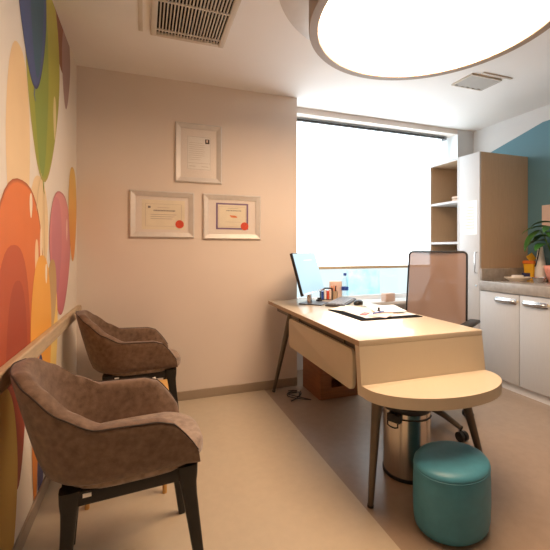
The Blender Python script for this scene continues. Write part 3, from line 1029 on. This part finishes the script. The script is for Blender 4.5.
for sc, z in ((0.85, 0.415), (0.97, 0.42), (1, 0.44), (0.98, 0.465), (0.9, 0.48), (0.5, 0.488), (0.1, 0.488)):
    rings.append([(0.02 + x * sc, y * sc, z) for x, y in round_rect(-0.23, 0.23, -0.235, 0.235, 0.08)])
loft(b, rings)
obj('seat', b, M['dark_grey'], oc, True, 60)
b = B(); box(b, -0.12, 0.12, -0.10, 0.10, 0.385, 0.416, 0.01)
obj('mechanism', b, M['black_plastic'], oc)
bt = Matrix.Translation((-0.215, 0, 0.56)) @ Matrix.Rotation(math.radians(-5.5), 4, 'Y')
BW0, BW1, BH = 0.225, 0.215, 0.635
def back_outline(inset):
    pts = []
    n = 5
    r = 0.03
    for (cx, cy, s) in ((BW1 - inset - r, BH - inset - r, 0), (-BW1 + inset + r, BH - inset - r, 1), (-BW0 + inset + r, inset + r, 2), (BW0 - inset - r, inset + r, 3)):
        for k in range(n + 1):
            t_ = (s + k / n) * PI / 2
            pts.append((cx + r * math.cos(t_), cy + r * math.sin(t_)))
    return pts
def curve_x(y, z):
    return -0.03 * (1 - (y / 0.235) ** 2) * 0.8 - 0.02 * math.sin(PI * z / BH)
b = B()
pts = back_outline(0.004)
tube_pts = [(curve_x(y, z), y, z) for y, z in pts] + [(curve_x(*pts[0]), pts[0][0], pts[0][1])]
tube(b, tube_pts, 0.007, 8); move(b, bt)
obj('back_frame', b, M['black_plastic'], oc)
b = B()
NY, NZ = 12, 14
g = [[None] * (NZ + 1) for _ in range(NY + 1)]
for i in range(NY + 1):
    for j in range(NZ + 1):
        z = 0.006 + (BH - 0.012) * j / NZ
        w = BW0 + (BW1 - BW0) * z / BH - 0.006
        if j in (0, NZ): w -= 0.008
        y = -w + 2 * w * i / NY
        g[i][j] = b.verts.new((curve_x(y, z), y, z))
for i in range(NY):
    for j in range(NZ):
        b.faces.new((g[i][j], g[i + 1][j], g[i + 1][j + 1], g[i][j + 1]))
move(b, bt)
o = obj('back_mesh', b, M['mesh_fabric'], oc); o['label'] = 'brown see-through mesh'
b = B()
tube(b, [(-0.06, 0.0, 0.56), (-0.075, 0.12, 0.25), (-0.06, 0.19, 0.03)], [0.011, 0.013, 0.013], 8)
tube(b, [(-0.06, 0.0, 0.56), (-0.075, -0.12, 0.25), (-0.06, -0.19, 0.03)], [0.011, 0.013, 0.013], 8)
tube(b, [(-0.06, 0.19, 0.03), (-0.07, 0, 0.02), (-0.06, -0.19, 0.03)], 0.013, 8)
tube(b, [(-0.045, 0.0, 0.57), (-0.06, 0.0, 0.55)], 0.014, 8)
move(b, bt)
tube(b, [(-0.275, 0, 0.585), (-0.27, 0, 0.45), (-0.1, 0, 0.40)], [0.02, 0.022, 0.02], 10)
obj('back_support', b, M['metal_taupe'], oc)
for s in (-1, 1):
    b = B(); tube(b, [(-0.03, 0.21 * s, 0.41), (-0.03, 0.285 * s, 0.42), (-0.03, 0.29 * s, 0.5), (-0.03, 0.29 * s, 0.70)], 0.014, 8)
    ar = obj('armrest_post', b, M['black_plastic'], oc)
    b = B(); box(b, -0.16, 0.10, 0.29 * s - 0.035, 0.29 * s + 0.035, 0.70, 0.722, 0.008)
    obj('armrest', b, M['black_plastic'], oc)

# ------------------------------------------------------------------ pedal bin, pouf, wooden box
BX, BY = 1.34, 1.65
bn = thing('waste_bin', 'round stainless steel waste bin with black handle under the desk end', 'bin', (BX, BY, 0))
b = B(); lathe(b, [(0.122, 0.018), (0.122, 0.35), (0.117, 0.352)], (BX, BY, 0), 48)
obj('body', b, M['steel'], bn)
b = B(); lathe(b, [(0.118, 0), (0.126, 0.003), (0.126, 0.018), (0.122, 0.02)], (BX, BY, 0), 48)
o = obj('base_ring', b, M['black_plastic'], bn)
b = B(); lathe(b, [(0.123, 0.352), (0.126, 0.356), (0.126, 0.372), (0.118, 0.380), (0.06, 0.392), (0.01, 0.394)], (BX, BY, 0), 48)
obj('lid', b, M['dark_grey'], bn)
b = B()
a0 = math.radians(-155)
tube(b, [(BX + 0.124 * math.cos(a0 + t_), BY + 0.124 * math.sin(a0 + t_), 0.325) for t_ in [0.1 * k for k in range(-3, 20)]], 0.0035, 6)
obj('bail', b, M['black_plastic'], bn)
hx, hy = BX + 0.135 * math.cos(a0), BY + 0.135 * math.sin(a0)
b = B(); rbox(b, (hx, hy, 0), a0, 0.018, 0.036, 0.31, 0.352, bev=0.006)
tube(b, [(hx + 0.02 * math.cos(a0) + 0.028 * math.sin(a0) * s, hy + 0.02 * math.sin(a0) - 0.028 * math.cos(a0) * s, z) for s, z in ((-1, 0.318), (-1, 0.295), (-0.4, 0.288), (0.4, 0.288), (1, 0.295), (1, 0.318))], 0.004, 6)
obj('handle', b, M['black_plastic'], bn)

PX, PY, PR, PH = 1.27, 1.27, 0.164, 0.295
pf = thing('pouf', 'round teal leather pouf on the floor in front of the desk', 'pouf', (PX, PY, 0))
b = B(); lathe(b, [(0.10, 0.0), (0.142, 0.004), (0.157, 0.018), (0.162, 0.045), (PR + 0.001, 0.12), (PR, 0.20), (0.162, 0.252), (0.159, 0.262)], (PX, PY, 0), 64, sx=1.13, sy=0.87, rot=math.radians(14.6))
obj('body', b, M['teal_leather'], pf, True, 60)
b = B(); lathe(b, [(0.159, 0.262), (0.162, 0.266), (0.161, 0.275), (0.152, 0.286), (0.13, 0.2935), (0.09, 0.296), (0.04, 0.296), (0.005, 0.296)], (PX, PY, 0), 64, sx=1.13, sy=0.87, rot=math.radians(14.6))
obj('cushion_top', b, M['teal_leather'], pf, True, 60)
b = B(); lathe(b, [(0.1585, 0.2605), (0.1635, 0.2625), (0.1635, 0.2645), (0.1585, 0.2665)], (PX, PY, 0), 64, sx=1.13, sy=0.87, rot=math.radians(14.6), caps=False)
obj('seam', b, M['teal_leather'], pf, True, 60)

bx = thing('wooden_box', 'open-fronted brown wooden box on the floor under the desk', 'box', (1.49, 2.82, 0))
X0, X1, Y0, Y1, Z1 = 1.312, 1.66, 2.64, 2.985, 0.42
b = B(); box(b, X0, X0 + 0.1, Y0, Y0 + 0.018, 0.004, Z1, 0.001); box(b, X1 - 0.03, X1, Y0, Y0 + 0.018, 0.004, Z1, 0.001)
box(b, X0 + 0.1, X1 - 0.03, Y0, Y0 + 0.018, 0.004, 0.09, 0.001); box(b, X0 + 0.1, X1 - 0.03, Y0, Y0 + 0.018, Z1 - 0.06, Z1, 0.001)
obj('front_panel', b, M['box_wood'], bx, False)
b = B(); box(b, X0, X0 + 0.018, Y0 + 0.018, Y1, 0.0, Z1); obj('side_panel', b, M['box_wood'], bx, False)
b = B(); box(b, X1 - 0.018, X1, Y0 + 0.018, Y1, 0.0, Z1); obj('side_panel', b, M['box_wood'], bx, False)
b = B(); box(b, X0 + 0.018, X1 - 0.018, Y0 + 0.018, Y1, 0.002, 0.02); obj('bottom_panel', b, M['box_wood'], bx, False)
b = B(); box(b, X0 + 0.018, X1 - 0.018, Y0 + 0.018, Y1 - 0.012, Z1 - 0.018, Z1); obj('top_panel', b, M['box_wood'], bx, False)
b = B(); box(b, X0 + 0.018, X1 - 0.018, Y1 - 0.012, Y1, 0.02, Z1); obj('back_panel', b, M['box_wood'], bx, False)

# loose cable on the floor by the desk leg
b = B()
pts = []
for k in range(60):
    t_ = k / 59
    pts.append((1.14 + 0.07 * math.sin(t_ * 19) + 0.05 * t_, 2.80 + 0.10 * math.cos(t_ * 13) - 0.04 * t_, 0.005 + 0.003 * (1 + math.sin(t_ * 31))))
tube(b, pts, 0.0035, 6)
cb = thing('cable', 'thin dark cable lying loose on the floor under the desk', 'cable', (1.15, 2.8, 0))
obj('lead', b, M['black_plastic'], cb)
b = B(); box(b, 1.205, 1.225, 2.845, 2.865, 0.0, 0.018, 0.004)
o = obj('plug', b, M['white_plastic'], cb); o['label'] = 'small white plug'

# ------------------------------------------------------------------ cabinets on the right wall
CXF, CXB = 2.906, 3.526
CT = 2.11
tc = thing('tall_cabinet', 'tall narrow cabinet with white door and tan side beside the worktop', 'cabinet', (3.2, 2.69, 0))
b = B()
box(b, CXF + 0.02, CXB, 2.572, 2.81, 0.08, CT, 0.001)
obj('carcass', b, M['cab_tan'], tc, False)
b = B(); box(b, CXF, CXF + 0.0195, 2.573, 2.808, 0.085, CT, 0.0015)
dr = obj('door', b, M['cab_white'], tc)
b = B(); tube(b, [(CXF + 0.002, 2.598, 0.985), (CXF - 0.028, 2.598, 0.99), (CXF - 0.032, 2.598, 1.0), (CXF - 0.032, 2.598, 1.165), (CXF - 0.028, 2.598, 1.175), (CXF + 0.002, 2.598, 1.18)], 0.006, 8)
o = obj('handle', b, M['chrome'], dr); o['label'] = 'chrome bar handle'
b = B(); tube(b, [(CXF - 0.006, 2.606, 0.87), (CXF + 0.004, 2.606, 0.87)], 0.009, 16)
obj('lock', b, M['chrome'], dr)
b = B(); box(b, CXF + 0.04, CXB, 2.575, 2.807, 0.0, 0.08)
obj('plinth', b, M['plinth'], tc, False)
# notice on the door
nt_ = thing('notice', 'white printed sheet taped to the tall cabinet door', 'notice', (CXF - 0.001, 2.68, 1.345))
b = B(); box(b, CXF - 0.0012, CXF - 0.0003, 2.602, 2.762, 1.345, 1.665)
obj('sheet', b, M['paper'], nt_, False)
b = B()
for k in range(8):
    box(b, CXF - 0.0016, CXF - 0.0011, 2.63, 2.735 - 0.012 * (k % 3), 1.60 - 0.028 * k, 1.606 - 0.028 * k)
obj('print', b, M['ink_light'], nt_, False)

sh = thing('shelf_unit', 'open shelf unit with white edges and tan inside beside the window', 'shelf', (3.2, 3.0, 0))
SY0, SY1 = 2.812, 3.205
def mixed(name, args, par):
    b = B(); box(b, *args)
    for f in b.faces:
        c = f.calc_center_median()
        f.material_index = 0 if abs(c.x - args[0]) < 1e-4 else 1
    return obj(name, b, [M['cab_white'], M['cab_tan']], par, False)
mixed('side_panel', (CXF, CXB, SY0, SY0 + 0.018, 0.08, CT), sh)
b = B(); box(b, CXF, CXB, SY1 - 0.018, SY1, 0.08, CT)
for f in b.faces:
    c = f.calc_center_median()
    f.material_index = 1 if abs(c.y - (SY1 - 0.018)) < 1e-4 else 0
obj('side_panel', b, [M['cab_white'], M['cab_tan']], sh, False)
b = B(); box(b, CXB - 0.012, CXB, SY0 + 0.018, SY1 - 0.018, 0.08, CT)
obj('back_panel', b, M['cab_tan'], sh, False)
mixed('top_panel', (CXF, CXB - 0.012, SY0 + 0.018, SY1 - 0.018, CT - 0.022, CT), sh)
for z in (1.67, 1.26, 0.86, 0.46):
    b = B(); box(b, CXF + 0.004, CXB - 0.012, SY0 + 0.018, SY1 - 0.018, z, z + 0.022)
    obj('shelf', b, M['cab_white'], sh, False)
mixed('bottom_panel', (CXF, CXB - 0.012, SY0 + 0.018, SY1 - 0.018, 0.08, 0.102), sh)
b = B(); box(b, CXF + 0.04, CXB, SY0 + 0.004, SY1 - 0.004, 0.0, 0.08)
obj('plinth', b, M['plinth'], sh, False)
for k, lab in enumerate(('tan folded cloth, lower one of two on the upper shelf', 'tan folded cloth, upper one of two on the upper shelf')):
    b = B(); rbox(b, (CXF + 0.13, 2.895, 1.692 + 0.026 * k), 0.1 - 0.15 * k, 0.09, 0.055 - 0.004 * k, 0.0, 0.025, bev=0.011)
    tag(obj('folded_cloth', b, M['cloth_tan'], None), lab, 'cloth', 'folded cloths on the shelf')

# base units
def base_unit(y0, y1, label):
    u = thing('base_cabinet', label, 'cabinet', (3.2, (y0 + y1) / 2, 0), 'white base cabinets')
    b = B(); box(b, CXF + 0.02, CXB, y0, y1, 0.08, 0.8335)
    obj('carcass', b, M['cab_white'], u, False)
    b = B(); box(b, CXF, CXF + 0.0195, y0 + 0.0015, y1 - 0.0015, 0.078, 0.830, 0.0015)
    d = obj('door', b, M['cab_white'], u)
    b = B(); yc = (y0 + y1) / 2 - 0.075 if y0 > 2.1 else (y0 + y1) / 2 + 0.045
    yc = {True: 2.312, False: 2.06}[y0 > 2.1]
    prof = [(CXF + 0.001, -0.095), (CXF - 0.018, -0.088), (CXF - 0.026, -0.072), (CXF - 0.027, 0.0), (CXF - 0.026, 0.072), (CXF - 0.018, 0.088), (CXF + 0.001, 0.095)]
    tube(b, [(x, yc + y, 0.768) for x, y in prof], 0.0075, 10, flat=(1.0, 1.6))
    box(b, CXF - 0.003, CXF + 0.001, yc - 0.098, yc + 0.098, 0.744, 0.790, 0.001)
    o = obj('handle', b, M['chrome'], d); o['label'] = 'chrome arched handle'
    b = B(); tube(b, [(CXF - 0.008, yc - 0.106, 0.772), (CXF + 0.002, yc - 0.106, 0.772)], 0.009, 14)
    obj('lock', b, M['bar_beige'], d)
    b = B(); box(b, CXF + 0.035, CXB, y0, y1, 0.0, 0.08)
    obj('plinth', b, M['plinth'], u, False)
base_unit(2.192, 2.570, 'white base cabinet under the worktop, touching the tall cabinet')
base_unit(1.812, 2.190, 'white base cabinet cut off by the right edge of the photo')
wt = thing('worktop', 'grey stone worktop with low upstand on the white base cabinets', 'worktop', (3.2, 2.2, 0.834))
b = B(); box(b, CXF - 0.012, CXB - 0.002, 1.80, 2.5695, 0.834, 0.920, 0.003)
obj('slab', b, M['stone'], wt)
b = B(); box(b, CXF + 0.0, CXB - 0.022, 2.550, 2.5695, 0.920, 1.03, 0.002)
obj('upstand', b, M['stone'], wt)

# ------------------------------------------------------------------ things on the worktop
WZ = 0.9202
rot = math.radians(-19.4)
R_ = lambda r, f: (r * 0.9432 + f * 0.3322, -r * 0.3322 + f * 0.9432)
dc = (3.165, 2.40)
b = B(); lathe(b, [(0.6, 0.0), (0.62, 0.003), (0.93, 0.026), (1.0, 0.034), (0.98, 0.037), (0.9, 0.031), (0.6, 0.008), (0.05, 0.006)], (dc[0], dc[1], WZ), 44, sx=0.118, sy=0.072, rot=rot)
tag(obj('oval_dish', b, M['ceramic']), 'cream oval dish on the worktop by the tall cabinet', 'dish')
b = B(); rbox(b, (dc[0] - 0.005, dc[1], WZ + 0.009), rot, 0.042, 0.022, 0.0, 0.045, bev=0.004)
tag(obj('soap_block', b, M['paper']), 'white block lying in the cream oval dish', 'soap')
x, y = R_(0.072, -0.002)
b = B(); rbox(b, (dc[0] + x, dc[1] + y, WZ + 0.009), rot, 0.024, 0.018, 0, 0.032, 0); rbox(b, (dc[0] + x, dc[1] + y, WZ + 0.009), rot, 0.0245, 0.0185, 0.032, 0.064, 1)
tag(obj('small_carton', b, [M['paper'], M['navy']], None, False), 'small navy and white carton at the right end of the oval dish', 'box')
tb = thing('sharps_bin', 'yellow plastic tub with orange lid on the worktop corner', 'tub', (3.40, 2.475, WZ))
tb_c = (3.435, 2.465)
b = B(); rings = []
for s, z in ((0.80, 0.0), (0.82, 0.004), (1.0, 0.15)):
    rings.append([(tb_c[0] + px * s, tb_c[1] + py * s, WZ + z) for px, py in round_rect(-0.058, 0.058, -0.05, 0.05, 0.015, 4)])
loft(b, rings); obj('tub', b, M['yellow_plastic'], tb)
b = B(); rings = []
for s, z in ((1.02, 0.15), (1.10, 0.153), (1.10, 0.172), (1.0, 0.18)):
    rings.append([(tb_c[0] + px * s, tb_c[1] + py * s, WZ + z) for px, py in round_rect(-0.058, 0.058, -0.05, 0.05, 0.015, 4)])
loft(b, rings); obj('lid', b, M['orange_plastic'], tb)
b = B(); box(b, -0.04, 0.04, -0.004, 0.004, 0, 0.07, 0.003); move(b, Matrix.Translation((tb_c[0] + 0.02, tb_c[1], WZ + 0.178)) @ Matrix.Rotation(-0.5, 4, 'Y') @ Matrix.Rotation(-0.3, 4, 'X'))
obj('flap', b, M['yellow_plastic'], tb)
b = B(); rbox(b, (tb_c[0], tb_c[1], WZ), 0, 0.03, 0.0505, 0.07, 0.115)
obj('sticker', b, M['paper_cream'], tb, False)
# steel dish
b = B(); lathe(b, [(0.6, 0.0), (0.62, 0.002), (0.95, 0.035), (1.0, 0.04), (0.97, 0.041), (0.9, 0.034), (0.6, 0.006), (0.05, 0.005)], (3.235, 2.262, WZ), 36, sx=0.06, sy=0.045, rot=rot)
tag(obj('kidney_tray', b, M['chrome']), 'small steel tray on the worktop beside the pink pot', 'tray')
# wash bottle
ws = thing('wash_bottle', 'white tapered squeeze bottle with a black curved spout on the worktop', 'bottle', (3.375, 2.335, WZ))
wc = (3.38, 2.348)
b = B(); lathe(b, [(0.042, 0), (0.045, 0.005), (0.043, 0.12), (0.033, 0.20), (0.022, 0.27), (0.018, 0.31), (0.012, 0.316)], (wc[0], wc[1], WZ), 28)
obj('body', b, M['white_plastic'], ws)
pts = [(0.0, 0.31), (-0.006, 0.325), (-0.018, 0.322), (-0.026, 0.29), (-0.034, 0.24), (-0.043, 0.20), (-0.056, 0.155), (-0.065, 0.13)]
b = B(); tube(b, [(wc[0] + R_(r, -0.02)[0], wc[1] + R_(r, -0.02)[1], WZ + z) for r, z in pts], 0.005, 8)
obj('spout', b, M['black_plastic'], ws)

# potted plant
pl = thing('potted_plant', 'leafy green plant in a pink pot at the right edge of the worktop', 'plant', (3.33, 2.215, WZ))
pcx, pcy = 3.368, 2.188
b = B(); lathe(b, [(0.068, 0), (0.072, 0.004), (0.098, 0.11), (0.104, 0.135), (0.100, 0.145), (0.092, 0.145), (0.088, 0.12), (0.05, 0.118)], (pcx, pcy, WZ), 40)
obj('pot', b, M['pink_pot'], pl)
b = B(); lathe(b, [(0.088, 0.115), (0.087, 0.125), (0.03, 0.132)], (pcx, pcy, WZ), 30)
obj('soil', b, M['soil'], pl)
def leaf(p1, az, L, W, pitch0, pitch1):
    d = Vector((math.cos(az), math.sin(az), 0))
    side = Vector((-d.y, d.x, 0))
    p1 = Vector(p1)
    p0 = Vector((pcx, pcy, WZ + 0.125)) + Vector((p1.x - pcx, p1.y - pcy, 0)) * 0.15
    mid = (p0 + p1) / 2 + Vector((0, 0, 0.05))
    b = B(); tube(b, [p0, p0.lerp(mid, 0.6), mid.lerp(p1, 0.3), p1], [0.005, 0.0045, 0.004, 0.003], 6)
    obj('stem', b, M['stem'], pl)
    b = B()
    n = 12
    rows = []
    c = p1.copy()
    for i in range(n + 1):
        t_ = i / n
        a = pitch0 + (pitch1 - pitch0) * t_
        step = d * math.cos(a) + Vector((0, 0, math.sin(a)))
        nrm = side.cross(step)
        w = W * max(0.02, math.sin(PI * min(1.0, 0.06 + 0.94 * t_) ** 0.66) ** 0.8)
        row = []
        for s in (-1, -0.5, 0, 0.5, 1):
            v_ = c + side * w * s - nrm * abs(s) * w * 0.22
            v_.x = min(v_.x, 3.52)
            row.append(b.verts.new(v_))
        rows.append(row)
        c = c + step * (L / n)
    for a, q in zip(rows, rows[1:]):
        for k in range(4):
            b.faces.new((a[k], a[k + 1], q[k + 1], q[k]))
    obj('leaf', b, M['leaf'], pl, True, 60)


for p1, az, L, W, a0, a1 in (
        ((3.310, 2.300, 1.375), 2.80, 0.25, 0.046, -0.5, -1.5),
        ((3.345, 2.260, 1.400), 2.50, 0.22, 0.050, 0.2, -0.9),
        ((3.330, 2.200, 1.340), 3.60, 0.21, 0.055, 0.3, -0.8),
        ((3.370, 2.170, 1.410), 4.30, 0.22, 0.060, 0.5, -0.5),
        ((3.330, 2.150, 1.300), 4.00, 0.20, 0.055, 0.2, -0.8),
        ((3.400, 2.230, 1.430), 1.90, 0.20, 0.055, 0.4, -0.7),
        ((3.400, 2.130, 1.360), 5.00, 0.21, 0.055, 0.3, -0.7),
        ((3.300, 2.230, 1.250), 3.10, 0.17, 0.050, 0.1, -1.0),
        ((3.330, 2.130, 1.220), 4.40, 0.18, 0.050, 0.0, -0.9),
        ((3.400, 2.280, 1.330), 1.60, 0.18, 0.050, 0.1, -1.1),
        ((3.420, 2.200, 1.380), 0.90, 0.12, 0.050, 0.9, 0.3),
        ((3.380, 2.100, 1.260), 4.80, 0.18, 0.050, 0.2, -0.9),
        ((3.360, 2.290, 1.280), 2.60, 0.18, 0.052, 0.2, -1.1),
        ((3.340, 2.180, 1.390), 3.20, 0.20, 0.056, 0.3, -0.9),
        ((3.350, 2.240, 1.310), 2.20, 0.17, 0.052, 0.3, -0.6)):
    leaf(p1, az, L, W, a0, a1)

# paper on the teal wall
b = B(); box(b, XR - 0.004, XR - 0.0025, 2.15, 2.437, 1.405, 1.62)
tag(obj('wall_sheet', b, M['paper_pink'], None, False), 'pale pink paper sheet on the teal wall above the plant', 'paper')

for o in LOCALS:
    if '_local' in o:
        del o['_local']
for o in bpy.data.objects:
    if '_local' in o:
        del o['_local']
